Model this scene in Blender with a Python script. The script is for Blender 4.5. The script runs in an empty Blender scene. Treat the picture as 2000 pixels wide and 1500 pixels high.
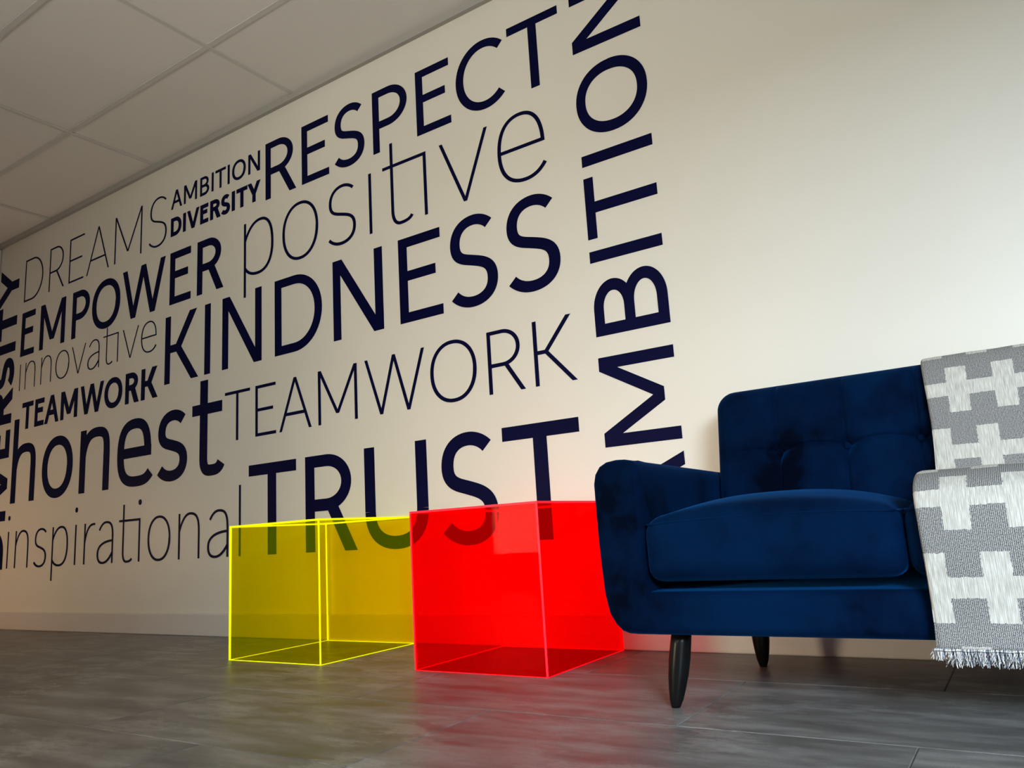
import bpy, bmesh, math, random
from mathutils import Vector, Matrix
C = bpy.context.scene.collection
SC = bpy.context.scene
rnd = random.Random(7)

# ------------------------------------------------------------------ camera
CAMY, CAMZ = -2.48, 0.4117
cam_d = bpy.data.cameras.new('camera'); cam = bpy.data.objects.new('camera', cam_d); C.objects.link(cam)
cam_d.sensor_width = 36.0; cam_d.sensor_fit = 'HORIZONTAL'
cam_d.lens = 1517.93 / 2000 * 36.0
cam_d.clip_start = 0.02; cam_d.clip_end = 60
yaw, pit, rol = -0.57463241, 0.18770224, -0.06158654
f = Vector((math.sin(yaw) * math.cos(pit), math.cos(yaw) * math.cos(pit), math.sin(pit)))
r = f.cross(Vector((0, 0, 1))).normalized(); u = r.cross(f)
cr, sr = math.cos(rol), math.sin(rol)
rr = cr * r + sr * u; uu = -sr * r + cr * u
cam.matrix_world = Matrix(((rr.x, uu.x, -f.x, 0), (rr.y, uu.y, -f.y, CAMY), (rr.z, uu.z, -f.z, CAMZ), (0, 0, 0, 1)))
SC.camera = cam

# ------------------------------------------------------------------ world, lights, exposure
SC.view_settings.view_transform = 'Standard'; SC.view_settings.look = 'None'
SC.view_settings.gamma = 1.0; SC.view_settings.use_curve_mapping = False
SC.view_settings.exposure = 0.0
SC.cycles.transparent_max_bounces = 32
SC.cycles.max_bounces = 10
SC.cycles.diffuse_bounces = 5
w = bpy.data.worlds.new('daylight'); SC.world = w; w.use_nodes = True
w.node_tree.nodes['Background'].inputs[0].default_value = (0.75, 0.87, 1.0, 1)
w.node_tree.nodes['Background'].inputs[1].default_value = 1.0

def area(name, loc, target, sx, sy, power, col):
    d = bpy.data.lights.new(name, 'AREA'); d.shape = 'RECTANGLE'; d.size = sx; d.size_y = sy
    d.energy = power; d.color = col
    o = bpy.data.objects.new(name, d); C.objects.link(o); o.location = loc
    o.rotation_euler = (Vector(target) - Vector(loc)).to_track_quat('-Z', 'Y').to_euler()
    return o
# daylight entering by the big window in the front wall, behind and right of the camera
area('window_daylight', (2.9, -6.4, 2.66), (0.3, 0, 0.7), 2.4, 1.7, 1230, (0.70, 0.855, 1.0))
# added softer, creamier fill for the lettering, let in by an added opening
area('cream_fill_light', (-1.75, -4.85, 1.45), (-1.2, 0, 2.3), .9, .8, 82, (1.0, 0.95, 0.80))
# unseen warm fill, added for the glow low at the far left end
area('left_warm_fill', (-5.75, -1.5, 0.55), (-5.3, 0, 0.45), 0.6, 0.6, 6.5, (1.0, 0.58, 0.27))
# added low warm fill, aimed to brighten the wall under the sofa
area('low_warm_fill', (-3.3, -3.7, 0.50), (-0.8, 0, 0.1), 0.5, 0.5, 7, (1.0, 0.80, 0.55)).data.spread = 1.1

# ------------------------------------------------------------------ material helpers
def new_mat(name):
    m = bpy.data.materials.new(name); m.use_nodes = True
    nt = m.node_tree; b = nt.nodes['Principled BSDF']
    return m, nt, b
def N(nt, t, **kw):
    n = nt.nodes.new(t)
    for k, v in kw.items():
        if k.startswith('i_'): n.inputs[k[2:].replace('_', ' ')].default_value = v
        else: setattr(n, k, v)
    return n
def coords(nt, scale=(1, 1, 1), kind='Object'):
    tc = N(nt, 'ShaderNodeTexCoord'); mp = N(nt, 'ShaderNodeMapping'); mp.inputs['Scale'].default_value = scale
    nt.links.new(tc.outputs[kind], mp.inputs[0]); return mp.outputs[0]
def noise(nt, vec, scale, detail=4, rough=.55):
    n = N(nt, 'ShaderNodeTexNoise'); n.inputs['Scale'].default_value = scale
    n.inputs['Detail'].default_value = detail; n.inputs['Roughness'].default_value = rough
    nt.links.new(vec, n.inputs['Vector']); return n.outputs['Fac']
def ramp(nt, fac, stops):
    n = N(nt, 'ShaderNodeValToRGB'); e = n.color_ramp.elements
    e[0].position, e[0].color = stops[0][0], stops[0][1]
    e[1].position, e[1].color = stops[-1][0], stops[-1][1]
    for p, c in stops[1:-1]:
        x = e.new(p); x.color = c
    nt.links.new(fac, n.inputs[0]); return n.outputs[0]
def bump(nt, b, h, strength, dist=.002):
    n = N(nt, 'ShaderNodeBump'); n.inputs['Strength'].default_value = strength; n.inputs['Distance'].default_value = dist
    nt.links.new(h, n.inputs['Height']); nt.links.new(n.outputs[0], b.inputs['Normal'])
def g(v, a=1): return (v, v, v, a)

def paint(name, col, rough=.5, sc=60, bs=.08):
    m, nt, b = new_mat(name); v = coords(nt)
    n = noise(nt, v, 1.3, 3)
    c = ramp(nt, n, [(.3, (col[0]*.965, col[1]*.965, col[2]*.96, 1)), (.7, (*col, 1))])
    nt.links.new(c, b.inputs['Base Color']); b.inputs['Roughness'].default_value = rough
    bump(nt, b, noise(nt, v, sc, 5, .7), bs)
    return m
M_wall = paint('wall_paint', (.80, .765, .675), .42, 90, .06)
M_wallw = paint('side_wall_paint', (.66, .65, .62), .6, 90, .06)
M_base = paint('baseboard_gloss', (.68, .64, .60), .36, 40, .03)
M_tile = paint('ceiling_tile_board', (.90, .875, .84), .9, 320, .25)
M_grid = paint('ceiling_grid_metal', (.72, .71, .68), .38, 60, .01)
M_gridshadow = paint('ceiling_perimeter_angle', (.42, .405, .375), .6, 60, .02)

def mat_floor():
    m, nt, b = new_mat('grey_vinyl_plank')
    v = coords(nt, (1.2, 4.5, 1)); v2 = coords(nt, (1, 1, 1))
    oi = N(nt, 'ShaderNodeObjectInfo')
    add = N(nt, 'ShaderNodeVectorMath', operation='ADD')
    mul = N(nt, 'ShaderNodeVectorMath', operation='SCALE'); mul.inputs['Scale'].default_value = 37
    cmb = N(nt, 'ShaderNodeCombineXYZ')
    nt.links.new(oi.outputs['Random'], cmb.inputs[0]); nt.links.new(oi.outputs['Random'], cmb.inputs[1])
    nt.links.new(cmb.outputs[0], mul.inputs[0]); nt.links.new(mul.outputs[0], add.inputs[1]); nt.links.new(v, add.inputs[0])
    n1 = noise(nt, add.outputs[0], 2.6, 8, .62)
    c1 = ramp(nt, n1, [(.32, (.085, .081, .076, 1)), (.5, (.160, .152, .143, 1)), (.68, (.27, .26, .245, 1))])
    n3 = noise(nt, v2, 260, 3, .8)
    mx = N(nt, 'ShaderNodeMix', data_type='RGBA', blend_type='MULTIPLY'); mx.inputs[0].default_value = .5
    nt.links.new(c1, mx.inputs[6]); nt.links.new(ramp(nt, n3, [(.3, g(.62)), (.7, g(1.25))]), mx.inputs[7])
    # dried mop and shoe marks: pale scuffed patches with a shape of their own
    n2 = noise(nt, coords(nt, (.75, 1.6, 1)), 6.5, 7, .72); nm = noise(nt, v2, 1.1, 2)
    mm = N(nt, 'ShaderNodeMath', operation='MULTIPLY')
    nt.links.new(ramp(nt, n2, [(.50, g(0)), (.56, g(1)), (.63, g(.25))]), mm.inputs[0])
    nt.links.new(ramp(nt, nm, [(.42, g(0)), (.60, g(.55))]), mm.inputs[1])
    mx2 = N(nt, 'ShaderNodeMix', data_type='RGBA'); nt.links.new(mm.outputs[0], mx2.inputs[0])
    nt.links.new(mx.outputs[2], mx2.inputs[6]); mx2.inputs[7].default_value = (.38, .38, .36, 1)
    b.inputs['Specular IOR Level'].default_value = .32
    nt.links.new(mx2.outputs[2], b.inputs['Base Color'])
    nt.links.new(ramp(nt, n1, [(.3, g(.34)), (.7, g(.46))]), b.inputs['Roughness'])
    bump(nt, b, n1, .12, .002)
    return m
M_floor = mat_floor()
M_joint, _nt, _b = new_mat('floor_joint'); _b.inputs['Base Color'].default_value = (.13, .125, .12, 1); _b.inputs['Roughness'].default_value = .6

def mat_vinyl():
    m, nt, b = new_mat('navy_vinyl_lettering')
    n = noise(nt, coords(nt), 3, 2)
    nt.links.new(ramp(nt, n, [(.3, (.0020, .0026, .028, 1)), (.7, (.0030, .0038, .038, 1))]), b.inputs['Base Color'])
    b.inputs['Roughness'].default_value = .42; b.inputs['Specular IOR Level'].default_value = .03
    return m
M_vinyl = mat_vinyl()

def mat_velvet():
    m, nt, b = new_mat('navy_velvet')
    v = coords(nt)
    n = noise(nt, v, 4.2, 3, .5); n2 = noise(nt, v, 30, 5, .7)
    mm = N(nt, 'ShaderNodeMath', operation='MULTIPLY_ADD'); nt.links.new(n2, mm.inputs[0]); mm.inputs[1].default_value = .22
    nt.links.new(n, mm.inputs[2])
    c = ramp(nt, mm.outputs[0], [(.49, (.0001, .0018, .008, 1)), (.545, (.0001, .0048, .021, 1)), (.76, (.0002, .0105, .043, 1))])
    nt.links.new(c, b.inputs['Base Color']); b.inputs['Roughness'].default_value = .85
    b.inputs['Specular IOR Level'].default_value = .03
    b.inputs['Sheen Weight'].default_value = .30; b.inputs['Sheen Roughness'].default_value = .35
    b.inputs['Sheen Tint'].default_value = (.01, .20, .70, 1)
    bump(nt, b, noise(nt, v, 420, 3, .8), .25, .001)
    return m
M_velvet = mat_velvet()
M_black, _nt, _b = new_mat('black_lacquered_wood'); _b.inputs['Roughness'].default_value = .30; _b.inputs['Specular IOR Level'].default_value = .14
_n = noise(_nt, coords(_nt, (30, 30, 3)), 4, 3); _nt.links.new(ramp(_nt, _n, [(.3, g(.004)), (.7, g(.008))]), _b.inputs['Base Color'])

def mat_acrylic(name, tint, body, glow):
    m = bpy.data.materials.new(name); m.use_nodes = True; nt = m.node_tree; nt.nodes.clear()
    out = N(nt, 'ShaderNodeOutputMaterial')
    tr = N(nt, 'ShaderNodeBsdfTransparent'); tr.inputs[0].default_value = (*tint, 1)
    tl = N(nt, 'ShaderNodeBsdfTranslucent'); tl.inputs[0].default_value = (*body, 1)
    df = N(nt, 'ShaderNodeBsdfDiffuse'); df.inputs[0].default_value = (*body, 1)
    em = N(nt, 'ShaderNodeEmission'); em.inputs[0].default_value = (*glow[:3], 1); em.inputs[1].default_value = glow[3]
    gl = N(nt, 'ShaderNodeBsdfGlossy'); gl.inputs['Roughness'].default_value = .015
    a0 = N(nt, 'ShaderNodeMixShader'); a0.inputs[0].default_value = .5
    nt.links.new(tl.outputs[0], a0.inputs[1]); nt.links.new(df.outputs[0], a0.inputs[2])
    mx = N(nt, 'ShaderNodeMixShader'); mx.inputs[0].default_value = .03
    nt.links.new(tr.outputs[0], mx.inputs[1]); nt.links.new(a0.outputs[0], mx.inputs[2])
    ad = N(nt, 'ShaderNodeAddShader'); nt.links.new(mx.outputs[0], ad.inputs[0]); nt.links.new(em.outputs[0], ad.inputs[1])
    lw = N(nt, 'ShaderNodeFresnel'); lw.inputs[0].default_value = 1.16
    m2 = N(nt, 'ShaderNodeMixShader'); fm = N(nt, 'ShaderNodeMath', operation='MULTIPLY'); fm.inputs[1].default_value = .10; nt.links.new(lw.outputs[0], fm.inputs[0]); nt.links.new(fm.outputs[0], m2.inputs[0])
    nt.links.new(ad.outputs[0], m2.inputs[1]); nt.links.new(gl.outputs[0], m2.inputs[2])
    nt.links.new(m2.outputs[0], out.inputs[0])
    return m
def mat_edge(name, col, glow):
    m, nt, b = new_mat(name)
    n = noise(nt, coords(nt), 60, 3)
    nt.links.new(ramp(nt, n, [(.3, (*[c * .85 for c in col], 1)), (.7, (*col, 1))]), b.inputs['Base Color'])
    b.inputs['Roughness'].default_value = .35; b.inputs['Specular IOR Level'].default_value = .08
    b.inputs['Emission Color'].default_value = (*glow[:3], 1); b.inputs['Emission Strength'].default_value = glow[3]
    return m
# fluorescent acrylic whose daylight dye glow is put in as emission, strongest at cut edges
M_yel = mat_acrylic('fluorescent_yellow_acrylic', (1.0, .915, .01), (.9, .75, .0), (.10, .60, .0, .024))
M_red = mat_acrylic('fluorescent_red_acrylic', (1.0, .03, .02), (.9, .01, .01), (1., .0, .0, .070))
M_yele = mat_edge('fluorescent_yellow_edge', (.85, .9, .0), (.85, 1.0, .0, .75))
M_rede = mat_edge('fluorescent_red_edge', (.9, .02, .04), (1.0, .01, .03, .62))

# ------------------------------------------------------------------ object helpers
def add_box(bm, x0, x1, y0, y1, z0, z1):
    vs = [bm.verts.new((x, y, z)) for x in (x0, x1) for y in (y0, y1) for z in (z0, z1)]
    for q in ((0, 1, 3, 2), (4, 6, 7, 5), (0, 4, 5, 1), (2, 3, 7, 6), (0, 2, 6, 4), (1, 5, 7, 3)):
        bm.faces.new([vs[i] for i in q])
def obj(name, bm, mat, parent=None, smooth=False, loc=None):
    bmesh.ops.recalc_face_normals(bm, faces=bm.faces[:])
    me = bpy.data.meshes.new(name); bm.to_mesh(me); bm.free()
    for mm in (mat if isinstance(mat, (list, tuple)) else [mat]): me.materials.append(mm)
    if smooth:
        for p in me.polygons: p.use_smooth = True
    o = bpy.data.objects.new(name, me); C.objects.link(o)
    if loc is not None: o.location = loc
    if parent is not None: o.parent = parent
    return o
def boxobj(name, dims, mat, parent=None, bev=0):
    bm = bmesh.new(); add_box(bm, *dims)
    if bev:
        bmesh.ops.bevel(bm, geom=bm.edges[:], offset=bev, segments=2, profile=.5, affect='EDGES')
    return obj(name, bm, mat, parent)
def empty(name, loc, label=None, cat=None, group=None):
    o = bpy.data.objects.new(name, None); C.objects.link(o); o.location = loc; o.empty_display_size = .1
    tag(o, label, cat, group); return o
def tag(o, label=None, cat=None, group=None):
    if label: o['label'] = label
    if cat: o['category'] = cat
    if group: o['group'] = group
    return o
def struct(o, label=None):
    o['kind'] = 'structure'
    if label: o['label'] = label
    return o

# ------------------------------------------------------------------ the room
XL, XR, YF, ZC = -5.945, 3.6, -3.9, 2.665
FZ = 0.0
# the back wall that carries the lettering
struct(boxobj('wall_back', (XL - .12, XR + .12, 0.0, .12, -.02, ZC + .05), M_wall), 'cream wall covered in navy lettering')
struct(boxobj('wall_left', (XL - .12, XL, YF, 0.0, -.02, ZC + .05), M_wallw), 'plain side wall at the far left end')
struct(boxobj('wall_right', (XR, XR + .12, YF, 0.0, -.02, ZC + .05), M_wallw), 'plain side wall at the right end')
# front wall with a wide window opening behind the camera
WX0, WX1, WZ0, WZ1 = 1.0, 3.3, 0.20, 1.92
bm = bmesh.new()
VX0, VX1, VZ0, VZ1 = -2.3, -1.3, 1.15, 2.38  # added second opening, sized to shape the cream fill on the wall
add_box(bm, XL - .12, VX0, YF - .15, YF, -.02, ZC + .05); add_box(bm, VX1, WX0, YF - .15, YF, -.02, ZC + .05)
add_box(bm, VX0, VX1, YF - .15, YF, -.02, VZ0); add_box(bm, VX0, VX1, YF - .15, YF, VZ1, ZC + .05); add_box(bm, WX1, XR + .12, YF - .15, YF, -.02, ZC + .05)
add_box(bm, WX0, WX1, YF - .15, YF, -.02, WZ0); add_box(bm, WX0, WX1, YF - .15, YF, WZ1, ZC + .05)
struct(obj('wall_front', bm, M_wallw), 'plain wall with the window, behind the camera')
bm = bmesh.new()
for a in ((WX0, WX1, YF - .09, YF - .03, WZ0, WZ0 + .05), (WX0, WX1, YF - .09, YF - .03, WZ1 - .05, WZ1),
          (WX0, WX0 + .05, YF - .09, YF - .03, WZ0 + .05, WZ1 - .05), (WX1 - .05, WX1, YF - .09, YF - .03, WZ0 + .05, WZ1 - .05)):
    add_box(bm, *a)
struct(obj('window_1', bm, M_grid), 'white framed window behind the camera')
bm = bmesh.new()
for a in ((VX0, VX1, YF - .09, YF - .03, VZ0, VZ0 + .05), (VX0, VX1, YF - .09, YF - .03, VZ1 - .05, VZ1),
          (VX0, VX0 + .05, YF - .09, YF - .03, VZ0 + .05, VZ1 - .05), (VX1 - .05, VX1, YF - .09, YF - .03, VZ0 + .05, VZ1 - .05)):
    add_box(bm, *a)
struct(obj('added_window', bm, M_grid), 'added white framed opening behind the camera that shapes the cream light')

# floor slab + vinyl planks, each its own piece
fl = struct(boxobj('floor', (XL - .1, XR + .1, YF - .1, .1, -.06, -.0022), M_joint), 'dark grey vinyl plank floor')
PL, PW, gap = .914, .476, .0010
rows = [(-.890 + PW * k) for k in range(-11, 3)]
offs = {-2: -.671, -1: -.231, 0: -.680, 1: -.231}
for ri, y0 in enumerate(rows):
    k = ri - 11; ya, yb = max(y0, YF), min(y0 + PW, 0.0)
    if yb - ya < .02: continue
    xo = offs.get(k, -.23 - .3 * ((k * 7) % 3))
    n0 = math.floor((XL - xo) / PL)
    x = xo + n0 * PL
    while x < XR:
        xa, xb = max(x, XL), min(x + PL, XR)
        if xb - xa > .02:
            bm = bmesh.new(); h = rnd.uniform(-.0002, .0002)
            add_box(bm, xa + gap, xb - gap, ya + gap, yb - gap, -.003, 0.0)
            top = [e for e in bm.edges if all(v.co.z > -.001 for v in e.verts)]
            bmesh.ops.bevel(bm, geom=top, offset=.0012, segments=1, affect='EDGES')
            obj('floor_plank', bm, M_floor, fl)
        x += PL

# baseboards
def baseboard(name, pts_box, lab):
    return struct(boxobj(name, pts_box, M_base, None, .005), lab)
baseboard('baseboard_back', (XL, XR, -.016, .0, 0.0, .108), 'pale painted baseboard along the lettered wall')
baseboard('baseboard_left', (XL, XL + .016, YF, -.016, 0.0, .108), 'pale painted baseboard on the far left wall')
baseboard('baseboard_right', (XR - .016, XR, YF, -.016, 0.0, .108), 'pale painted baseboard on the right wall')

# suspended ceiling: slab, tiles, grid bars
ce = struct(boxobj('ceiling', (XL - .12, XR + .12, YF - .15, .12, ZC + .035, ZC + .10), M_tile), 'suspended ceiling of plain off-white tiles')
xs = [-2.815 + 1.2 * k for k in range(-3, 7)]; ys = [-.513 - .5965 * k for k in range(0, 10)]
xe = [XL] + [x for x in xs if XL + .05 < x < XR - .05] + [XR]
ye = [0.0] + [y for y in ys if y > YF + .05] + [YF]
for i in range(len(xe) - 1):
    for j in range(len(ye) - 1):
        bm = bmesh.new(); dz = rnd.uniform(0, .0015)
        add_box(bm, xe[i] + .006, xe[i + 1] - .006, ye[j + 1] + .006, ye[j] - .006, ZC + .004 + dz, ZC + .018)
        obj('ceiling_tile', bm, M_tile, ce)
for x in xe[1:-1]:
    boxobj('grid_bar', (x - .012, x + .012, YF, -.0, ZC - .001, ZC + .003), M_grid, ce)
    boxobj('grid_bar', (x - .003, x + .003, YF, -.0, ZC + .003, ZC + .034), M_grid, ce)
for y in ye[1:-1]:
    for i in range(len(xe) - 1):
        boxobj('grid_bar', (xe[i] + .012, xe[i + 1] - .012, y - .012, y + .012, ZC, ZC + .003), M_grid, ce)
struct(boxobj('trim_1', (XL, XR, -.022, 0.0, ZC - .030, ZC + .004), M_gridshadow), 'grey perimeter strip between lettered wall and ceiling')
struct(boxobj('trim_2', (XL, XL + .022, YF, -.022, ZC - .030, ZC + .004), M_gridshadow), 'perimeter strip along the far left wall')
# pale cable trunking at the top of the far left corner
tag(boxobj('wall_casing', (XL, XL + .03, -.30, -.002, 2.44, ZC - .035), M_grid, None, .004), 'pale casing high in the far left corner under the ceiling', 'casing')

# ------------------------------------------------------------------ lettering: every glyph drawn from its own strokes
class Pen:
    def __init__(s): s.polys = []
    def rect(s, x0, y0, x1, y1): s.polys.append([(x0, y0), (x1, y0), (x1, y1), (x0, y1)])
    def diag(s, xa, ya, xb, yb, wd): # centre points, ends cut level
        h = wd / 2; s.polys.append([(xa - h, ya), (xa + h, ya), (xb + h, yb), (xb - h, yb)])
    def ribbon(s, pts, t, th, closed=False):
        n = len(pts); L = []; R = []
        for i in range(n):
            if closed: a, b = pts[(i - 1) % n], pts[(i + 1) % n]
            else: a, b = pts[max(i - 1, 0)], pts[min(i + 1, n - 1)]
            dx, dy = b[0] - a[0], b[1] - a[1]; l = math.hypot(dx, dy) or 1
            nx, ny = -dy / l * t / 2, dx / l * th / 2
            L.append((pts[i][0] + nx, pts[i][1] + ny)); R.append((pts[i][0] - nx, pts[i][1] - ny))
        for i in range(n if closed else n - 1):
            j = (i + 1) % n; s.polys.append([L[i], L[j], R[j], R[i]])
    def disc(s, cx, cy, rx, ry, n=20):
        s.polys.append([(cx + rx * math.cos(a * 2 * math.pi / n), cy + ry * math.sin(a * 2 * math.pi / n)) for a in range(n)])
def bez(p0, p1, p2, p3, n=14):
    o = []
    for i in range(n + 1):
        q = i / n; a, b, c, d = (1-q)**3, 3*q*(1-q)**2, 3*q*q*(1-q), q**3
        o.append((a*p0[0]+b*p1[0]+c*p2[0]+d*p3[0], a*p0[1]+b*p1[1]+c*p2[1]+d*p3[1]))
    return o
def path(*segs, n=14):
    o = []
    for sg in segs:
        b = list(sg) if len(sg) == 2 else bez(*sg, n=n)
        o += b if not o else b[1:]
    return o
def arc(cx, cy, rx, ry, a0, a1, n=48, p=2.15):
    o = []
    for i in range(n + 1):
        a = math.radians(a0 + (a1 - a0) * i / n); c, s_ = math.cos(a), math.sin(a)
        o.append((cx + rx * math.copysign(abs(c) ** (2 / p), c), cy + ry * math.copysign(abs(s_) ** (2 / p), s_)))
    return o
def glyph(ch, w, h, t, e=None):
    """strokes of one letter in a box w wide; h = cap height (capitals) or x-height (lower case)"""
    P = Pen(); th = t * .9; os_ = .012 * h; K = .56
    def d(xa, ya, xb, yb, tt=None, k=1):
        tt = (tt or t) * .95; l = math.hypot(xb - xa, yb - ya); P.diag(xa, ya, xb, yb, tt * l / abs(yb - ya) * k)
    def wd(dx, dy): return t * .95 * math.hypot(dx, dy) / abs(dy)
    if ch in 'Iı': P.rect(0, 0, w, h)
    elif ch == 'i': P.rect(0, 0, w, h)
    elif ch == 'l': P.rect(0, 0, w, h)
    elif ch == 'E':
        P.rect(0, 0, t, h); P.rect(t, 0, w, th); P.rect(t, h - th, w * .985, h); P.rect(t, h * .485, w * .86, h * .485 + th)
    elif ch == 'T': P.rect(0, h - th, w, h); P.rect(w / 2 - t / 2, 0, w / 2 + t / 2, h - th)
    elif ch == 'A':
        q = wd(w / 2 - t / 2, h); P.diag(q / 2, 0, w / 2, h, q); P.diag(w - q / 2, 0, w / 2, h, q)
        y = h * .285; x = q / 2 + (w / 2 - q / 2) * y / h; P.rect(x, y, w - x, y + th)
    elif ch == 'V':
        q = wd(w / 2 - t / 2, h); P.diag(q / 2, h, w / 2, 0, q); P.diag(w - q / 2, h, w / 2, 0, q)
    elif ch == 'v':
        q = wd(w / 2 - t / 2, h); P.diag(q / 2, h, w / 2, 0, q); P.diag(w - q / 2, h, w / 2, 0, q)
    elif ch == 'W':
        a = w * .275; q = wd(a, h) * .96
        P.diag(q / 2, h, a, 0, q); P.diag(w / 2, h, a, 0, q); P.diag(w / 2, h, w - a, 0, q); P.diag(w - q / 2, h, w - a, 0, q)
    elif ch == 'M':
        ym = h * .165; q = t * 1.08
        P.rect(0, 0, t, h); P.rect(w - t, 0, w, h)
        P.diag(t * .6, h, w / 2, ym, q); P.diag(w - t * .6, h, w / 2, ym, q)
    elif ch == 'N':
        P.rect(0, 0, t, h); P.rect(w - t, 0, w, h); q = t * 1.2
        P.diag(q / 2, h, w - q / 2, 0, q)
    elif ch == 'K':
        P.rect(0, 0, t, h); q = t * 1.27; yj = h * .505; xj = t + w * .17
        P.rect(t, yj - th / 2, xj, yj + th / 2)
        P.diag(xj, yj - th / 2, w * .94 - q / 2, h, q); P.diag(xj, yj + th / 2, w - q / 2, 0, q)
    elif ch == 'Y':
        ym = h * .40; q = t * 1.12
        P.rect(w / 2 - t / 2, 0, w / 2 + t / 2, ym + t * .3); P.diag(w / 2, ym, q / 2, h, q); P.diag(w / 2, ym, w - q / 2, h, q)
    elif ch == 'U':
        x0, x1, y1 = t / 2, w - t / 2, th / 2 - os_; ys = h * .36
        P.rect(0, ys, t, h); P.rect(w - t, ys, w, h)
        P.ribbon(path(((x0, ys), (x0, ys * .40), (w * .26, y1), (w / 2, y1)), ((w / 2, y1), (w * .74, y1), (x1, ys * .40), (x1, ys))), t, th)
    elif ch == 'D':
        P.rect(0, 0, t, h); a, b, xr = h - th / 2, th / 2, w - t / 2; xm = w * .42; kx = (xr - xm) * .58; ky = h / 2 * .50
        P.ribbon(path(((t, a), (xm, a)), ((xm, a), (xm + kx, a), (xr, h / 2 + ky), (xr, h / 2)), ((xr, h / 2), (xr, h / 2 - ky), (xm + kx, b), (xm, b)), ((xm, b), (t, b))), t, th)
    elif ch in 'PRB':
        P.rect(0, 0, t, h)
        def bowl(yt, yb, xr, xm):
            ym = (yt + yb) / 2; kx = (xr - xm) * .56; ky = (yt - yb) / 2 * .56
            P.ribbon(path(((t, yt), (xm, yt)), ((xm, yt), (xm + kx, yt), (xr, ym + ky), (xr, ym)), ((xr, ym), (xr, ym - ky), (xm + kx, yb), (xm, yb)), ((xm, yb), (t, yb))), t, th)
        if ch == 'P': bowl(h - th / 2, h * .375 + th / 2, w - t / 2, w * .45)
        elif ch == 'R':
            bowl(h - th / 2, h * .415 + th / 2, w * .905 - t / 2, w * .42)
            q = t * 1.22; P.diag(w * .47, h * .415 + th, w - q / 2, 0, q)
        else:
            bowl(h - th / 2, h * .51, w * .93 - t / 2, w * .45); bowl(h * .51, th / 2, w - t / 2, w * .48)
    elif ch in 'Oo':
        P.ribbon(arc(w / 2, h / 2, w / 2 - t / 2, h / 2 - th / 2 + os_, 0, 360, 64)[:-1], t, th, True)
    elif ch == 'C':
        a = (w - t * .35) / 1.66 ; P.ribbon(arc(a, h / 2, a - t / 2, h / 2 - th / 2 + os_, 47, 313, 48, 2.05), t, th)
    elif ch in 'Ss':
        X = lambda v: t / 2 + v * (w - t); Y = lambda v: th / 2 - os_ + v * (h - th + 2 * os_)
        seg = [((.955, .905), (.85, .965), (.70, 1.0), (.55, 1.0)), ((.55, 1.), (.25, 1.), (.05, .90), (.05, .73)),
               ((.05, .73), (.05, .55), (.30, .54), (.52, .50)), ((.52, .50), (.78, .455), (1., .42), (1., .25)),
               ((1., .25), (1., .08), (.76, .0), (.48, .0)), ((.48, .0), (.30, .0), (.13, .035), (.0, .112))]
        P.ribbon(path(*[tuple((X(a), Y(b)) for a, b in q) for q in seg]), t, th)
    elif ch in 'nh':
        P.rect(0, 0, t, h if ch == 'n' else e); xr = w - t / 2; y1 = h - th / 2 + os_
        P.rect(w - t, 0, w, h * .62)
        P.ribbon(path(((t * .55, h * .60), (w * .18, h * .88), (w * .36, y1), (w * .55, y1)), ((w * .55, y1), (w * .85, y1), (xr, h * .86), (xr, h * .60))), t * .96, th)
    elif ch == 'r':
        P.rect(0, 0, t, h); y1 = h - th / 2 + os_
        P.ribbon(path(((t * .55, h * .52), (w * .22, h * .86), (w * .48, y1 * 1.01), (w * .98, y1 * .985))), t * .96, th)
    elif ch == 'p':
        P.rect(0, e, t, h); y1, y0, xr = h - th / 2 + os_, th / 2 - os_, w - t / 2
        P.ribbon(path(((t * .5, h * .66), (w * .18, h * .9), (w * .36, y1), (w * .56, y1)), ((w * .56, y1), (w * .84, y1), (xr, h * .80), (xr, h * .50)),
                      ((xr, h * .50), (xr, h * .20), (w * .80, y0), (w * .48, y0)), ((w * .48, y0), (w * .28, y0), (w * .14, h * .06), (t * .5, h * .17))), t, th)
    elif ch == 'a':
        xr = w - t / 2; y1 = h - th / 2 + os_; y0 = th / 2 - os_
        P.rect(w - t, 0, w, h * .66)
        P.ribbon(path(((w * .12, h * .80), (w * .24, h * .93), (w * .38, y1), (w * .55, y1)), ((w * .55, y1), (w * .86, y1), (xr, h * .88), (xr, h * .62))), t, th)
        P.ribbon(path(((xr, h * .54), (w * .50, h * .53), (t / 2, h * .46), (t / 2, h * .235)), ((t / 2, h * .235), (t / 2, h * .06), (w * .20, y0), (w * .38, y0)),
                      ((w * .38, y0), (w * .62, y0), (w * .80, h * .12), (xr, h * .25))), t, th)
    elif ch == 'e':
        yb = h * .50; P.rect(t * .9, yb - th / 2, w * .99, yb + th / 2)
        xr, xl = w - t / 2 - w * .01, t / 2; y1, y0 = h - th / 2 + os_, th / 2 - os_
        P.ribbon(path(((xr, yb - th / 2), (xr, h * .80), (w * .80, y1), (w * .51, y1)), ((w * .51, y1), (w * .20, y1), (xl, h * .80), (xl, h * .49)),
                      ((xl, h * .49), (xl, h * .18), (w * .23, y0), (w * .55, y0)), ((w * .55, y0), (w * .72, y0), (w * .86, h * .06), (w * .975, h * .175))), t, th)
    elif ch == 't':   # e = (stem centre, top, ) relative
        xs_, tp = e; P.rect(xs_ - t / 2, h * .22, xs_ + t / 2, tp); P.rect(0, h - th, w, h); y0 = th / 2 - os_
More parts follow.
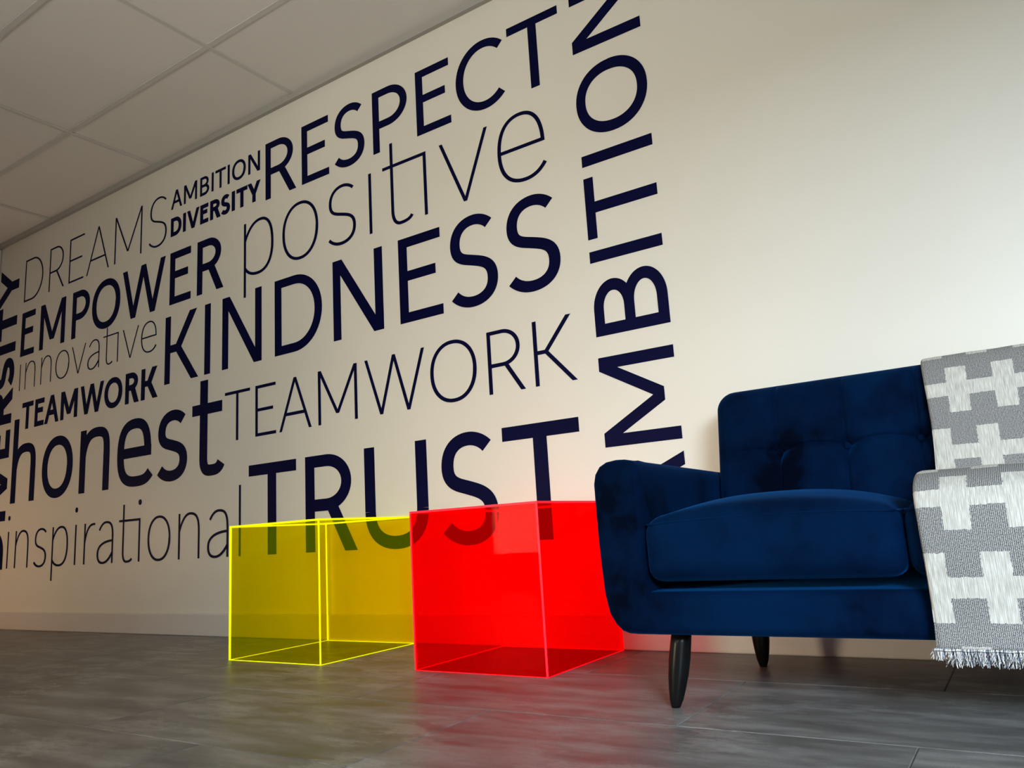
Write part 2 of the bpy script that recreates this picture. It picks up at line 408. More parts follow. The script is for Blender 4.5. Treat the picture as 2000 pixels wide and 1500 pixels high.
        P.ribbon(path(((xs_, h * .25), (xs_, h * .08), (xs_ + (w - xs_) * .18, y0), (xs_ + (w - xs_) * .42, y0)), ((xs_ + (w - xs_) * .42, y0), (xs_ + (w - xs_) * .62, y0), (w * .90, h * .06), (w * .98, h * .155))), t, th)
    elif ch == 'ti':  # ligature: bar runs from left of the t to the i stem
        xs_, tp, xh, yh = e; P.rect(xs_ - t / 2, h * .22, xs_ + t / 2, tp); P.rect(0, h - th, w, h); P.rect(w - t, 0, w, h - th); y0 = th / 2 - os_
        P.ribbon(path(((xs_, h * .25), (xs_, h * .08), (xs_ + (xh - xs_) * .18, y0), (xs_ + (xh - xs_) * .42, y0)), ((xs_ + (xh - xs_) * .42, y0), (xs_ + (xh - xs_) * .68, y0), (xh * .94, h * .03), (xh, yh))), t, th)
    return P.polys
def letter(polys, fn, parent, name='letter'):
    bm = bmesh.new(); dep = .0012
    for p in polys:
        dep += .00002
        q = [fn(x, y) for x, y in p]
        a = sum(q[i][0] * q[(i + 1) % len(q)][1] - q[(i + 1) % len(q)][0] * q[i][1] for i in range(len(q)))
        if abs(a) < 1e-9: continue
        if a < 0: q = q[::-1]
        fr = [bm.verts.new((x, -dep, z)) for x, z in q]; bk = [bm.verts.new((x, 0, z)) for x, z in q]
        bm.faces.new(fr)
        for i in range(len(q)):
            j = (i + 1) % len(q); bm.faces.new((fr[i], bk[i], bk[j], fr[j]))
    me = bpy.data.meshes.new(name); bm.to_mesh(me); bm.free(); me.materials.append(M_vinyl)
    o = bpy.data.objects.new(name, me); C.objects.link(o); o.parent = parent
    return o
WORDS = [
  ('DREAMS', 'hairline-thin wall word DREAMS beside the vertical word at far left', 0.0118, 2.1565, 2.457, [('D', -5.546, -5.301), ('R', -5.217, -5.025), ('E', -4.966, -4.789), ('A', -4.753, -4.497), ('M', -4.437, -4.15), ('S', -4.074, -3.901)], {}),
  ('AMBITION', 'small light capitals AMBITION on the wall, above small bold DIVERSITY', 0.017, 2.343, 2.4545, [('A', -3.862, -3.758), ('M', -3.741, -3.621), ('B', -3.592, -3.512), ('I', -3.49, -3.473), ('T', -3.457, -3.368), ('I', -3.351, -3.335), ('O', -3.313, -3.201), ('N', -3.18, -3.086)], {}),
  ('DIVERSITY', 'small bold capitals DIVERSITY on the wall, just left of large RESPECT', 0.026, 2.1775, 2.289, [('D', -3.86, -3.76), ('I', -3.745, -3.719), ('V', -3.708, -3.597), ('E', -3.588, -3.516), ('R', -3.5, -3.409), ('S', -3.406, -3.33), ('I', -3.315, -3.289), ('T', -3.276, -3.187), ('Y', -3.185, -3.082)], {}),
  ('RESPECT', 'large bold navy capitals RESPECT across the top of the wall', 0.04, 2.159, 2.47, [('R', -3.042, -2.812), ('E', -2.77, -2.579), ('S', -2.544, -2.344), ('P', -2.289, -2.078), ('E', -2.025, -1.833), ('C', -1.8, -1.541), ('T', -1.527, -1.283)], {}),
  ('positive', 'thin navy lowercase word positive on the wall, under RESPECT', 0.0165, 1.781, 2.0745, [('p', -3.213, -2.983), ('o', -2.915, -2.66), ('s', -2.593, -2.411), ('ı', -2.326, -2.309), ('ti', -2.238, -1.983), ('v', -1.908, -1.652), ('e', -1.607, -1.38)], {'desc': [-3.208, 1.674], 'tstem': [-2.183, 1.981], 'ttop': [-2.18, 2.18], 'bar': [-1.983, 2.061], 'hook': [-2.071, 1.807]}),
  ('KINDNESS', 'largest bold navy capitals KINDNESS across the middle of the wall', 0.049, 1.3225, 1.706, [('K', -3.889, -3.586), ('I', -3.535, -3.483), ('N', -3.385, -3.074), ('D', -2.975, -2.643), ('N', -2.568, -2.256), ('E', -2.16, -1.922), ('S', -1.882, -1.64), ('S', -1.596, -1.351)], {}),
  ('EMPOWER', 'bold navy capitals EMPOWER on the wall, under hairline DREAMS', 0.047, 1.7725, 2.0785, [('E', -5.554, -5.373), ('M', -5.302, -4.985), ('P', -4.9, -4.697), ('O', -4.665, -4.357), ('W', -4.335, -3.904), ('E', -3.858, -3.664), ('R', -3.608, -3.38)], {}),
  ('innovative', 'hairline-thin small lowercase word innovative under EMPOWER on the wall', 0.0085, 1.5375, 1.719, [('ı', -5.543, -5.536), ('n', -5.469, -5.336), ('n', -5.262, -5.129), ('o', -5.076, -4.911), ('v', -4.883, -4.72), ('a', -4.693, -4.564), ('ti', -4.525, -4.361), ('v', -4.316, -4.152), ('e', -4.124, -3.973)], {'tstem': [-4.485, 1.657], 'ttop': [-4.487, 1.768], 'bar': [-4.362, 1.711], 'hook': [-4.421, 1.551]}),
  ('TEAMWORK', 'small bold dark capitals TEAMWORK on the wall, directly above honest', 0.037, 1.266, 1.446, [('T', -5.481, -5.336), ('E', -5.311, -5.193), ('A', -5.184, -5.009), ('M', -4.987, -4.79), ('W', -4.759, -4.5), ('O', -4.489, -4.302), ('R', -4.27, -4.132), ('K', -4.111, -3.95)], {}),
  ('honest', 'heavy dark lowercase word honest on the wall, under small bold TEAMWORK', 0.064, 0.7907, 1.167, [('h', -5.575, -5.267), ('o', -5.179, -4.815), ('n', -4.734, -4.412), ('e', -4.329, -3.994), ('s', -3.943, -3.67), ('t', -3.63, -3.381)], {'asc': [-5.543, 1.345], 'ttop': [-3.498, 1.292], 'tstem': [-3.532, 1.002]}),
  ('TEAMWORK', 'large thin navy capitals TEAMWORK on the wall, above TRUST', 0.017, 0.945, 1.198, [('T', -3.358, -3.162), ('E', -3.12, -2.969), ('A', -2.945, -2.723), ('M', -2.677, -2.428), ('W', -2.38, -2.036), ('O', -2.007, -1.769), ('R', -1.713, -1.543), ('K', -1.498, -1.317)], {}),
  ('TRUST', 'big bold navy capitals TRUST on the wall behind the two cubes', 0.06, 0.376, 0.808, [('T', -3.169, -2.831), ('R', -2.769, -2.447), ('U', -2.396, -2.045), ('S', -1.98, -1.701), ('T', -1.666, -1.328)], {}),
  ('inspirational', 'thin lowercase word inspirational low on the wall, left of the yellow cube', 0.014, 0.376, 0.6097, [('i', -5.577, -5.561), ('n', -5.473, -5.301), ('s', -5.228, -5.078), ('p', -5.013, -4.828), ('i', -4.751, -4.738), ('r', -4.65, -4.534), ('a', -4.507, -4.343), ('tı', -4.288, -4.081), ('o', -4.008, -3.803), ('n', -3.733, -3.553), ('a', -3.489, -3.323), ('l', -3.242, -3.23)], {'desc': [-5.008, 0.29], 'ttop': [-4.24, 0.693], 'tstem': [-4.244, 0.525], 'bar': [-4.081, 0.599], 'hook': [-4.157, 0.395], 'dot1': [-5.568, 0.698], 'dot2': [-4.742, 0.695], 'dot3': [-4.086, 0.698], 'ltop': [-3.236, 0.72], 'lb': [-3.237, 0.377], 'dottop': [-4.743, 0.71], 'dotbot': [-4.74, 0.679]}),
]

YL = -.0003
for name, lab, t, base, cap, L, E in WORDS:
    root = empty('wall_lettering', (L[0][1], YL, base), lab, 'wall lettering', 'navy words stuck on the wall')
    X0 = L[0][1]; h = cap - base
    for idx, (ch, x0, x1) in enumerate(L):
        w_ = x1 - x0; e = None; hh = h; c2 = ch
        if ch == 'h': e = E['asc'][1] - base
        elif ch == 'p': e = E['desc'][1] - base
        elif ch == 't': e = (E['tstem'][0] - x0, E['ttop'][1] - base)
        elif ch in ('ti', 'tı'):
            c2 = 'ti'; e = (E['tstem'][0] - x0, E['ttop'][1] - base, E['hook'][0] - x0, E['hook'][1] - base)
        elif ch == 'l': hh = E['ltop'][1] - base
        if ch in 'Iıil' and ch != 'ti': # single stems take the word's own stroke width
            c = (x0 + x1) / 2; x0, w_ = c - t / 2, t
        pol = glyph(c2, w_, hh, t, e)
        if name == 'inspirational' and (ch == 'i' or ch == 'tı'):
            xc = w_ / 2 if ch == 'i' else w_ - t / 2
            P = Pen(); P.disc(xc, .6965 - base, .0145, .0155); pol += P.polys
        letter(pol, lambda x, y: (x0 + x - X0, y), root)
def vertical_word(lab, xb, hc, t, L):
    root = empty('wall_lettering', (xb, YL, L[0][1]), lab, 'wall lettering', 'navy words stuck on the wall')
    for ch, z0, z1 in L:
        letter(glyph(ch, z1 - z0, hc, t), lambda x, y: (-y, z0 + x - L[0][1]), root)
vertical_word('tall vertical word AMBITION reading upwards at the right end of the lettering', -.941, .287, .0435,
    [('A', .345, .643), ('M', .684, 1.008), ('B', 1.0865, 1.308), ('I', 1.3675, 1.4115), ('T', 1.459, 1.702), ('I', 1.7495, 1.7935), ('O', 1.857, 2.150), ('N', 2.2245, 2.478)])
vertical_word('vertical word DIVERSITY reading upwards at the far left edge of the wall', -5.630, .270, .066,
    [('D', .371, .617), ('I', .683, .749), ('V', .785, 1.070), ('E', 1.101, 1.290), ('R', 1.335, 1.577), ('S', 1.583, 1.795), ('I', 1.835, 1.901), ('T', 1.936, 2.173), ('Y', 2.176, 2.460)])

# ------------------------------------------------------------------ acrylic display cubes
def panel(dims, mats, root, org):
    """sheet of acrylic: two big clear faces inside a narrow glowing border, glowing cut edges"""
    x0, x1, y0, y1, z0, z1 = dims; bm = bmesh.new(); add_box(bm, *dims)
    bmesh.ops.recalc_face_normals(bm, faces=bm.faces[:])
    big = sorted(bm.faces, key=lambda q: -q.calc_area())[:2]
    for q in bm.faces: q.material_index = 1
    for q in big: q.material_index = 0
    ins = bmesh.ops.inset_individual(bm, faces=big, thickness=.0022, depth=0)  # edge glow carried onto the faces as an emissive strip
    for q in ins['faces']: q.material_index = 1
    for q in big: q.material_index = 0
    for v in bm.verts: v.co -= Vector(org)
    o = obj('acrylic_panel', bm, mats, root); return o
def cube(label, x0, y1, s, hgt, m, me):
    x1, y0 = x0 + s, y1 - s; T = .005; org = ((x0 + x1) / 2, (y0 + y1) / 2, 0)
    root = empty('acrylic_cube', org, label, 'display cube')
    z0 = .0003
    G = .0003   # hairline glue gap between the sheets
    for dm in ((x0, x0 + T, y0, y1, z0, hgt - T - G), (x1 - T, x1, y0, y1, z0, hgt - T - G),
               (x0 + T + G, x1 - T - G, y0, y0 + T, z0, hgt - T - G), (x0 + T + G, x1 - T - G, y1 - T, y1, z0, hgt - T - G),
               (x0, x1, y0, y1, hgt - T, hgt)):
        panel(dm, (m, me), root, org)
cube('see-through fluorescent yellow acrylic cube on the floor against the wall', -2.624, -.017, .500, .500, M_yel, M_yele)
cube('see-through fluorescent red acrylic cube beside the blue sofa', -1.707, -.017, .494, .497, M_red, M_rede)

# ------------------------------------------------------------------ the sofa
SX = -.2135                                   # centre line of the sofa
sofa = empty('sofa', (SX, -.45, 0), 'dark blue velvet two-seater sofa with button-tufted back and black legs', 'sofa')
SO = Vector((SX, -.45, 0))
def sobj(name, bm, mat, parent=None, smooth=True):
    if parent is None or parent is sofa:
        for v in bm.verts: v.co -= SO
        return obj(name, bm, mat, sofa, smooth)
    for v in bm.verts: v.co -= SO
    return obj(name, bm, mat, parent, smooth)
# arms and base: one upholstered U-shaped shell, split where arm meets base
outer = [(-.752, .166), (-.790, .166), (-.811, .1672), (-.828, .173), (-.843, .187), (-.8575, .211), (-.8665, .255), (-.8705, .325), (-.873, .400), (-.8735, .470), (-.8735, .512), (-.868, .535), (-.855, .553), (-.836, .5625), (-.812, .5655), (-.790, .5645)]
inner = [(-.767, .558), (-.757, .545), (-.752, .525), (-.752, .45), (-.752, .36), (-.752, .260)]
prof = outer + inner
prof = prof + [(2 * SX - x, z) for x, z in prof[::-1]]
def shell():
    bm = bmesh.new(); YS = [-.812, -.70, -.55, -.40, -.25, -.075]
    rings = []
    for y in YS:
        rings.append([bm.verts.new((x, y, z)) for x, z in prof])
    n = len(prof)
    for a, b in zip(rings, rings[1:]):
        for i in range(n): bm.faces.new((a[i], a[(i + 1) % n], b[(i + 1) % n], b[i]))
    # caps as strips: left arm, base, right arm
    half = n // 2
    for R_, in ((rings[0],), (rings[-1],)):
        bm.faces.new(R_)
    bmesh.ops.recalc_face_normals(bm, faces=bm.faces[:])
    fe = [e for e in bm.edges if all(abs(v.co.y + .812) < 1e-5 for v in e.verts)]
    bmesh.ops.bevel(bm, geom=fe, offset=.022, segments=5, profile=.5, affect='EDGES', clamp_overlap=False)
    # arms dip slightly towards the back
    for v in bm.verts:
        if v.co.z > .5: v.co.z -= .012 * (v.co.y + .812) / .74
    return bm
def cut(bm, co, no):
    gm = bm.verts[:] + bm.edges[:] + bm.faces[:]
    bmesh.ops.bisect_plane(bm, geom=gm, plane_co=co, plane_no=no, clear_outer=True)
xa, xb = -.7505, 2 * SX + .7505
b_ = shell(); cut(b_, (xa, 0, 0), (1, 0, 0)); armL = sobj('armrest', b_, M_velvet)
b_ = shell(); cut(b_, (xb, 0, 0), (-1, 0, 0)); armR = sobj('armrest', b_, M_velvet)
b_ = shell(); cut(b_, (xa, 0, 0), (-1, 0, 0)); cut(b_, (xb, 0, 0), (1, 0, 0)); sobj('seat_base', b_, M_velvet)
def tube(pts, rad, n=8, closed=False):
    bm = bmesh.new(); rings = []; m = len(pts)
    for i, p in enumerate(pts):
        a, b = (pts[(i - 1) % m], pts[(i + 1) % m]) if closed else (pts[max(i - 1, 0)], pts[min(i + 1, m - 1)])
        d = (Vector(b) - Vector(a)).normalized(); s = d.cross(Vector((0.13, .99, .05)));
        if s.length < .1: s = d.cross(Vector((1, 0, 0)))
        s.normalize(); t_ = d.cross(s)
        rings.append([bm.verts.new(Vector(p) + s * rad * math.cos(k * 2 * math.pi / n) + t_ * rad * math.sin(k * 2 * math.pi / n)) for k in range(n)])
    for i in range(m if closed else m - 1):
        a, b = rings[i], rings[(i + 1) % m]
        for k in range(n): bm.faces.new((a[k], a[(k + 1) % n], b[(k + 1) % n], b[k]))
    if not closed:
        bm.faces.new(rings[0][::-1]); bm.faces.new(rings[-1])
    return bm
# stitched seam that runs up the front of each arm and over onto its top
def seam(side, par):
    fx = (lambda x: x) if side < 0 else (lambda x: 2 * SX - x)
    pts = [(fx(-.770), -.700, .5555), (fx(-.770), -.76, .5595), (fx(-.770), -.790, .557), (fx(-.769), -.807, .545), (fx(-.768), -.8125, .52), (fx(-.767), -.8128, .46), (fx(-.765), -.8128, .40)]
    o = tube(pts, .0016, 6)
    for v in o.verts: v.co -= SO
    obj('seam', o, M_velvet, par, True)
seam(-1, armL); seam(1, armR)

def pillow(x0, x1, y0, y1, z0, z1, rad, crown, fbul, nx=28, ny=24, nz=10, crownfn=None):
    """upholstered cushion: rounded box with a crowned top and a slightly bulging front"""
    bm = bmesh.new(); bmesh.ops.create_cube(bm, size=2)
    bm.free(); bm = bmesh.new(); cache = {}
    def V(i, j, k):
        key = (i, j, k)
        if key in cache: return cache[key]
        u, v, s = i / nx, j / ny, k / nz
        # concentrate samples near the edges
        f_ = lambda a: .5 - .5 * math.cos(math.pi * a)
        p = Vector((x0 + (x1 - x0) * f_(u), y0 + (y1 - y0) * f_(v), z0 + (z1 - z0) * f_(s)))
        q = Vector((min(max(p.x, x0 + rad), x1 - rad), min(max(p.y, y0 + rad), y1 - rad), min(max(p.z, z0 + rad), z1 - rad)))
        dlt = p - q
        if dlt.length > rad: p = q + dlt.normalized() * rad
        un = (p.x - x0) / (x1 - x0); vn = (p.y - y0) / (y1 - y0); sn = (p.z - z0) / (z1 - z0)
        cx = max(0, 1 - abs(2 * un - 1) ** 2.6); cy = max(0, 1 - abs(2 * vn - 1) ** 3.0)
        p.z += crown * cx * (.35 + .65 * cy) * max(0, (sn - .5) * 2) ** 1.5
        p.y -= fbul * cx * math.sin(math.pi * min(max(sn, 0), 1)) * max(0, 1 - 2 * vn)
        if crownfn: p = crownfn(p, un, vn, sn)
        cache[key] = bm.verts.new(p); return cache[key]
    for i in range(nx):
        for j in range(ny):
            for k in (0, nz): bm.faces.new((V(i, j, k), V(i + 1, j, k), V(i + 1, j + 1, k), V(i, j + 1, k)))
    for i in range(nx):
        for k in range(nz):
            for j in (0, ny): bm.faces.new((V(i, j, k), V(i + 1, j, k), V(i + 1, j, k + 1), V(i, j, k + 1)))
    for j in range(ny):
        for k in range(nz):
            for i in (0, nx): bm.faces.new((V(i, j, k), V(i, j + 1, k), V(i, j + 1, k + 1), V(i, j, k + 1)))
    return bm
def seat_cushion(x0, x1):
    bm = pillow(x0, x1, -.822, -.292, .281, .418, .034, .050, .016, 30, 24, 12)
    c = sobj('seat_cushion', bm, M_velvet)
    # piping along the upper front edge, round the sides
    zt = .4085; pts = []
    n = 22
    pts.append((x0 + .002, -.55, zt)); pts.append((x0 + .001, -.70, zt))
    pts.append((x0 + .003, -.79, zt)); pts.append((x0 + .012, -.812, zt))
    for i in range(n + 1):
        q = i / n; cx = 1 - abs(2 * q - 1) ** 2.6
        pts.append((x0 + .026 + (x1 - x0 - .052) * q, -.8165 - .0045 * cx, zt + .006 * cx))
    pts.append((x1 - .012, -.812, zt)); pts.append((x1 - .003, -.79, zt)); pts.append((x1 - .001, -.70, zt)); pts.append((x1 - .002, -.55, zt))
    tb = tube(pts, .0022, 8)
    for v in tb.verts: v.co -= SO
    obj('piping', tb, M_velvet, c, True)
seat_cushion(-.7505, SX - .0015); seat_cushion(SX + .0015, 2 * SX + .7505)

# button-tufted backrest, leaning back
BX0, BX1 = -.7485, 2 * SX + .7485; BW = BX1 - BX0
tx = [BX0 + BW * k / 6 for k in range(1, 6)]; TZ = .585
def backfn(p, un, vn, sn):
    front = max(0, 1 - 2.2 * vn)
    if front > 0:
        dy = 0
        for x in tx:
            d = abs(p.x - x)
            dy += .0095 * math.exp(-(d / .0050) ** 2) + .004 * math.exp(-(d / .03) ** 2)
            dd = math.hypot(p.x - x, (p.z - TZ))
            dy += .026 * math.exp(-(dd / .022) ** 2) + .010 * math.exp(-(dd / .06) ** 2)
        ph = min(abs(p.x - x) for x in tx); hz = abs(p.z - TZ - .016 * math.sin(math.pi * min(1, ph / (BW / 6)))) if BX0 + .1 < p.x < BX1 - .1 else abs(p.z - TZ - .012) ; edge = min(1, max(0, (p.x - BX0) / .1)) * min(1, max(0, (BX1 - p.x) / .1))
        dy += edge * (.0090 * math.exp(-(hz / .0050) ** 2) + .006 * math.exp(-(hz / .03) ** 2))
        bx = max(0, 1 - abs(2 * un - 1) ** 4)
        p.y += front * (dy - .012 * bx * math.sin(math.pi * min(1, max(0, sn))))
    lean = (p.z - .28) / .5
    p.y += .105 * lean
    return p
def back_mesh():
    # fine even grid on the front so that the tufting shows
    x0, x1, y0, y1, z0, z1, rad = BX0, BX1, -.325, -.185, .275, .783, .042
    bm = bmesh.new(); nx, nz, ny = 312, 136, 10; cache = {}
    def V(i, j, k):
        key = (i, j, k)
        if key in cache: return cache[key]
        p = Vector((x0 + (x1 - x0) * i / nx, y0 + (y1 - y0) * j / ny, z0 + (z1 - z0) * k / nz))
        rx = .055
        # rounded corners seen from the front
        qx, qz = min(max(p.x, x0 + rx), x1 - rx), min(p.z, z1 - rx)
        d = Vector((p.x - qx, 0, p.z - qz))
        if d.length > rx: p.x, p.z = qx + d.x / d.length * rx, qz + d.z / d.length * rx
        # distance to the silhouette, used to round front and back edges
        m = min(p.x - x0, x1 - p.x, z1 - p.z)
        if p.z > z1 - rx and (p.x < x0 + rx or p.x > x1 - rx):
            m = rx - math.hypot(p.x - qx, p.z - qz)
        m = max(m, 0)
        if j == 0 and m < rad: p.y += rad - math.sqrt(max(0, rad * rad - (rad - m) ** 2))
        if j == ny and m < rad: p.y -= rad - math.sqrt(max(0, rad * rad - (rad - m) ** 2))
        if 0 < j < ny:
            lo, hi = y0 + rad, y1 - rad
            p.y = lo + (hi - lo) * (j - 1) / (ny - 2)
        un, vn, sn = (p.x - x0) / (x1 - x0), (p.y - y0) / (y1 - y0), (p.z - z0) / (z1 - z0)
        p = backfn(p, un, 0 if j == 0 else 1, sn)
        cache[key] = bm.verts.new(p); return cache[key]
    for i in range(nx):
        for k in range(nz):
            bm.faces.new((V(i, 0, k), V(i + 1, 0, k), V(i + 1, 0, k + 1), V(i, 0, k + 1)))
            bm.faces.new((V(i, ny, k), V(i + 1, ny, k), V(i + 1, ny, k + 1), V(i, ny, k + 1)))
    for j in range(ny):
        for i in range(nx):
            for k in (0, nz): bm.faces.new((V(i, j, k), V(i + 1, j, k), V(i + 1, j + 1, k), V(i, j + 1, k)))
        for k in range(nz):
            for i in (0, nx): bm.faces.new((V(i, j, k), V(i, j + 1, k), V(i, j + 1, k + 1), V(i, j, k + 1)))
    return bm
back = sobj('backrest', back_mesh(), M_velvet)
for x in tx:
    bm = bmesh.new(); bmesh.ops.create_uvsphere(bm, u_segments=14, v_segments=8, radius=.0095)
    for v in bm.verts: v.co = Vector((v.co.x + x, v.co.y * .5 - .325 + .030 + .105 * (TZ - .28) / .5, v.co.z + TZ)) - SO
    obj('button', bm, M_velvet, back, True)

# tapered splayed legs
def leg(bx, by, tx_, ty, lab=None):
    bm = bmesh.new(); rings = []; n = 24; H = .168
    R_ = [(0, .0100), (.004, .0112), (.018, .0158), (.04, .0195), (.07, .0232), (.105, .0248), (.14, .0240), (H, .0228)]
    for z, rr_ in R_:
        q = z / H; cx, cy = bx + (tx_ - bx) * q, by + (ty - by) * q
        rings.append([bm.verts.new((cx + rr_ * math.cos(2 * math.pi * k / n), cy + rr_ * math.sin(2 * math.pi * k / n), z)) for k in range(n)])
    for a, b in zip(rings, rings[1:]):
        for k in range(n): bm.faces.new((a[k], a[(k + 1) % n], b[(k + 1) % n], b[k]))
    bm.faces.new(rings[0][::-1]); bm.faces.new(rings[-1])
    return sobj('leg', bm, M_black)
for s in (-1, 1):
    fx = (lambda x: x) if s < 0 else (lambda x: 2 * SX - x)
    leg(fx(-.742), -.735, fx(-.716), -.722); leg(fx(-.697), -.200, fx(-.690), -.215)

# ------------------------------------------------------------------ the throw blanket
def mat_blanket():
    m, nt, b = new_mat('woven_grey_cream_throw')
    uv = N(nt, 'ShaderNodeUVMap'); uv.uv_map = 'weave'
    sp = N(nt, 'ShaderNodeSeparateXYZ'); nt.links.new(uv.outputs[0], sp.inputs[0])
    def M(op, a, c=None, d=None):
        n = N(nt, 'ShaderNodeMath', operation=op)
        for i, q in enumerate((a, c, d)):
            if q is None: continue
            if isinstance(q, (int, float)): n.inputs[i].default_value = q
            else: nt.links.new(q, n.inputs[i])
        return n.outputs[0]
    # slightly ragged block edges, as woven
    nz = N(nt, 'ShaderNodeTexNoise'); nz.inputs['Scale'].default_value = 160; nt.links.new(uv.outputs[0], nz.inputs['Vector'])
    jit = M('MULTIPLY', M('SUBTRACT', nz.outputs['Fac'], .5), .006)
    U = M('ADD', sp.outputs[0], jit); Vv = M('ADD', sp.outputs[1], jit)
    PU, PV = .101, .164
    row = M('FLOOR', M('DIVIDE', Vv, PV))
    vv = M('ABSOLUTE', M('SUBTRACT', M('SUBTRACT', Vv, M('MULTIPLY', row, PV)), PV / 2))
    us = M('ADD', U, M('MULTIPLY', row, PU / 2))
    uu_ = M('ABSOLUTE', M('SUBTRACT', M('SUBTRACT', us, M('MULTIPLY', M('FLOOR', M('DIVIDE', us, PU)), PU)), PU / 2))
    bar = M('LESS_THAN', vv, .0185)
    blk = M('MULTIPLY', M('LESS_THAN', uu_, .0225), M('LESS_THAN', vv, .062))
    cream = M('MAXIMUM', bar, blk)
    # weave: dark and pale warp threads side by side in the grey areas, slubs in the cream
    st = M('SINE', M('MULTIPLY', sp.outputs[0], 2 * math.pi / .0030)); sv = M('SINE', M('MULTIPLY', sp.outputs[1], 2 * math.pi / .0032))
    ph = M('SINE', M('ADD', M('MULTIPLY', sp.outputs[0], 2 * math.pi / .0030), M('MULTIPLY', sv, .8)))
    n2 = N(nt, 'ShaderNodeTexNoise'); n2.inputs['Scale'].default_value = 420; n2.inputs['Detail'].default_value = 4; nt.links.new(uv.outputs[0], n2.inputs['Vector'])
    grey = ramp(nt, M('MULTIPLY_ADD', M('ADD', ph, M('MULTIPLY', M('SUBTRACT', n2.outputs['Fac'], .5), 4.5)), .25, .5),
                [(.2, (.045, .05, .068, 1)), (.5, (.205, .20, .195, 1)), (.85, (.50, .48, .43, 1))])
    mp = N(nt, 'ShaderNodeMapping'); mp.inputs['Scale'].default_value = (420, 34, 1); nt.links.new(uv.outputs[0], mp.inputs[0])
    n3 = N(nt, 'ShaderNodeTexNoise'); n3.inputs['Scale'].default_value = 1; n3.inputs['Detail'].default_value = 3; nt.links.new(mp.outputs[0], n3.inputs['Vector'])
    crm = ramp(nt, n3.outputs['Fac'], [(.28, (.38, .36, .315, 1)), (.5, (.52, .50, .445, 1)), (.72, (.68, .665, .60, 1))])
    mx = N(nt, 'ShaderNodeMix', data_type='RGBA'); nt.links.new(cream, mx.inputs[0]); nt.links.new(grey, mx.inputs[6]); nt.links.new(crm, mx.inputs[7])
    nt.links.new(mx.outputs[2], b.inputs['Base Color']); b.inputs['Roughness'].default_value = .95
    b.inputs['Specular IOR Level'].default_value = .1
    bump(nt, b, M('ADD', M('MULTIPLY', ph, .5), n3.outputs['Fac']), .35, .0012)
    return m
M_blk = mat_blanket()
M_fr, _nt, _b = new_mat('blanket_fringe_thread'); _b.inputs['Roughness'].default_value = .95
_oi = noise(_nt, coords(_nt, (700, 1, 1)), 1, 1); _nt.links.new(ramp(_nt, _oi, [(.42, (.10, .11, .15, 1)), (.5, (.70, .68, .64, 1))]), _b.inputs['Base Color'])

def spline(pts, n):
    """Catmull-Rom through (y,z) points"""
    P = [Vector(p) for p in pts]; P = [P[0] * 2 - P[1]] + P + [P[-1] * 2 - P[-2]]; o = []
    for i in range(1, len(P) - 2):
        for k in range(n):
            t_ = k / n; a, b, c, d = P[i - 1], P[i], P[i + 1], P[i + 2]
            o.append(.5 * ((2 * b) + (c - a) * t_ + (2 * a - 5 * b + 4 * c - d) * t_ ** 2 + (3 * b - a - 3 * c + d) * t_ ** 3))
    o.append(P[-2]); return o
def cloth(name, prof_, x0f, x1, thick, parent=None, v_off=0, off=0, bend=None, tuck=0):
    """cloth of real thickness swept along X following the (y,z) profile"""
    nX = 44; L = [0]
    for a, b in zip(prof_, prof_[1:]): L.append(L[-1] + (b - a).length)
    nrm = []
    for i in range(len(prof_)):
        a, b = prof_[max(i - 1, 0)], prof_[min(i + 1, len(prof_) - 1)]; d = (b - a).normalized()
        nrm.append(Vector((d.y, -d.x)) * -1)
    bm = bmesh.new(); uvl = bm.loops.layers.uv.new('weave'); top = []; bot = []; UVc = {}
    for i, p in enumerate(prof_):
        q = L[i] / L[-1]; x0 = x0f(q, p); ta, tb_ = [], []
        for k in range(nX + 1):
            s = (k / nX) ** 1.35; x = x0 + (x1 - x0) * s
            d = x - x0; rise = thick * math.sqrt(max(0, 1 - max(0, 1 - d / (thick * .9)) ** 2))
            wv = .0016 * math.sin(x * 31 + q * 9) + .0012 * math.sin(x * 67 - q * 14)
            if bend: wv += bend(x, q)
            o1 = p + nrm[i] * (off + rise * .5 + wv + thick * .5); o2 = p + nrm[i] * (off - rise * .5 + wv * .3 + thick * .5)
            va = bm.verts.new((x, o1.x, o1.y)); vb = bm.verts.new((x, o2.x, o2.y))
            UVc[va] = (x + .008 + .012 * q, L[i] + v_off + (tuck if p.x < -.33 else 0)); UVc[vb] = UVc[va]; ta.append(va); tb_.append(vb)
        top.append(ta); bot.append(tb_)
    nP = len(prof_)
    for i in range(nP - 1):
        for k in range(nX):
            bm.faces.new((top[i][k], top[i][k + 1], top[i + 1][k + 1], top[i + 1][k]))
            bm.faces.new((bot[i][k], bot[i + 1][k], bot[i + 1][k + 1], bot[i][k + 1]))
        bm.faces.new((top[i][nX], bot[i][nX], bot[i + 1][nX], top[i + 1][nX]))
        bm.faces.new((top[i][0], top[i + 1][0], bot[i + 1][0], bot[i][0]))
    for i in (0, nP - 1):
        for k in range(nX): bm.faces.new((top[i][k], top[i][k + 1], bot[i][k + 1], bot[i][k]))
    for fc in bm.faces:
        for lp in fc.loops: lp[uvl].uv = UVc[lp.vert]
    for v in bm.verts: v.co -= BO
    return obj(name, bm, M_blk, parent, True)
BO = Vector((-.0, -.45, .45))
blanket = empty('throw_blanket', BO, 'grey and cream patterned woven throw with fringe draped over the sofa back and seat', 'blanket')
BXR = .30
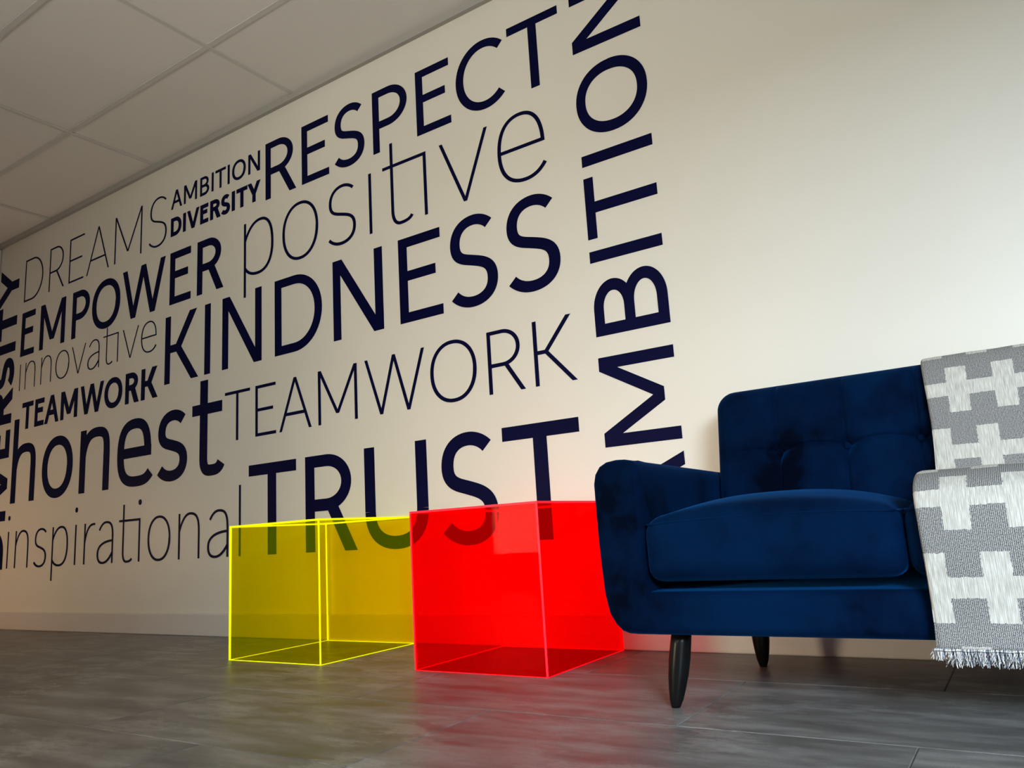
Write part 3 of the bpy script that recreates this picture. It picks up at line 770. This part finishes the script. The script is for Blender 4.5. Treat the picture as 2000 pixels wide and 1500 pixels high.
# y,z centreline: behind the back, over its top, down its front, along the seat, over the front edge, down
main = spline([(-.100, .58), (-.075, .70), (-.073, .765), (-.108, .792), (-.165, .797), (-.215, .787), (-.250, .745), (-.268, .695), (-.291, .60), (-.306, .54), (-.322, .495),
               (-.345, .476), (-.45, .482), (-.60, .486), (-.72, .481), (-.785, .466), (-.828, .438), (-.848, .395), (-.853, .33), (-.850, .27), (-.844, .21), (-.844, .158)], 8)
def xedge(q, p):
    y, z = p.x, p.y
    if y > -.33: return -.186 + .004 * math.sin(z * 13)
    if z > .45: return -.187
    return -.187 + .005 * math.sin((.45 - z) * 9)
cloth('blanket_cloth', main, xedge, BXR, .010, blanket, .124, tuck=.234)
under = spline([(-.8430, .36), (-.8430, .30), (-.838, .25), (-.832, .19), (-.832, .146)], 8)
cloth('blanket_under_layer', under, lambda q, p: -.168, BXR, .007, blanket, .31)
def fringe(z0, y, xa_, length, seed, n):
    R0 = random.Random(seed); bm = bmesh.new()
    for i in range(n):
        x = xa_ + (BXR - xa_) * (i + R0.random()) / n; w_ = .0009
        dx, dy = R0.uniform(-.011, .006), R0.uniform(-.005, .004); ln = length * R0.uniform(.65, 1.1)
        yy = y + R0.uniform(-.004, .004); prev = None
        for s in range(4):
            q = s / 3; c = Vector((x + dx * q ** 1.5, yy + dy * q, z0 + .002 - ln * q)) - BO; ww = w_ * (1 - .5 * q)
            ring = [bm.verts.new(c + Vector((ww * math.cos(a), ww * math.sin(a), 0))) for a in (0, 2.09, 4.19)]
            if prev:
                for k in range(3): bm.faces.new((prev[k], prev[(k + 1) % 3], ring[(k + 1) % 3], ring[k]))
            prev = ring
    o = obj('fringe', bm, M_fr, blanket); o['kind'] = 'stuff'; return o
fringe(.158, -.849, -.190, .020, 3, 620); fringe(.146, -.836, -.166, .020, 5, 560)
# hem stitch line
bm = tube([(x / 100 * (BXR + .188) - .188, -.8555, .1585 + .0006 * math.sin(x)) for x in range(0, 101)], .0013, 5)
for v in bm.verts: v.co -= BO
obj('hem_cord', bm, M_fr, blanket, True)
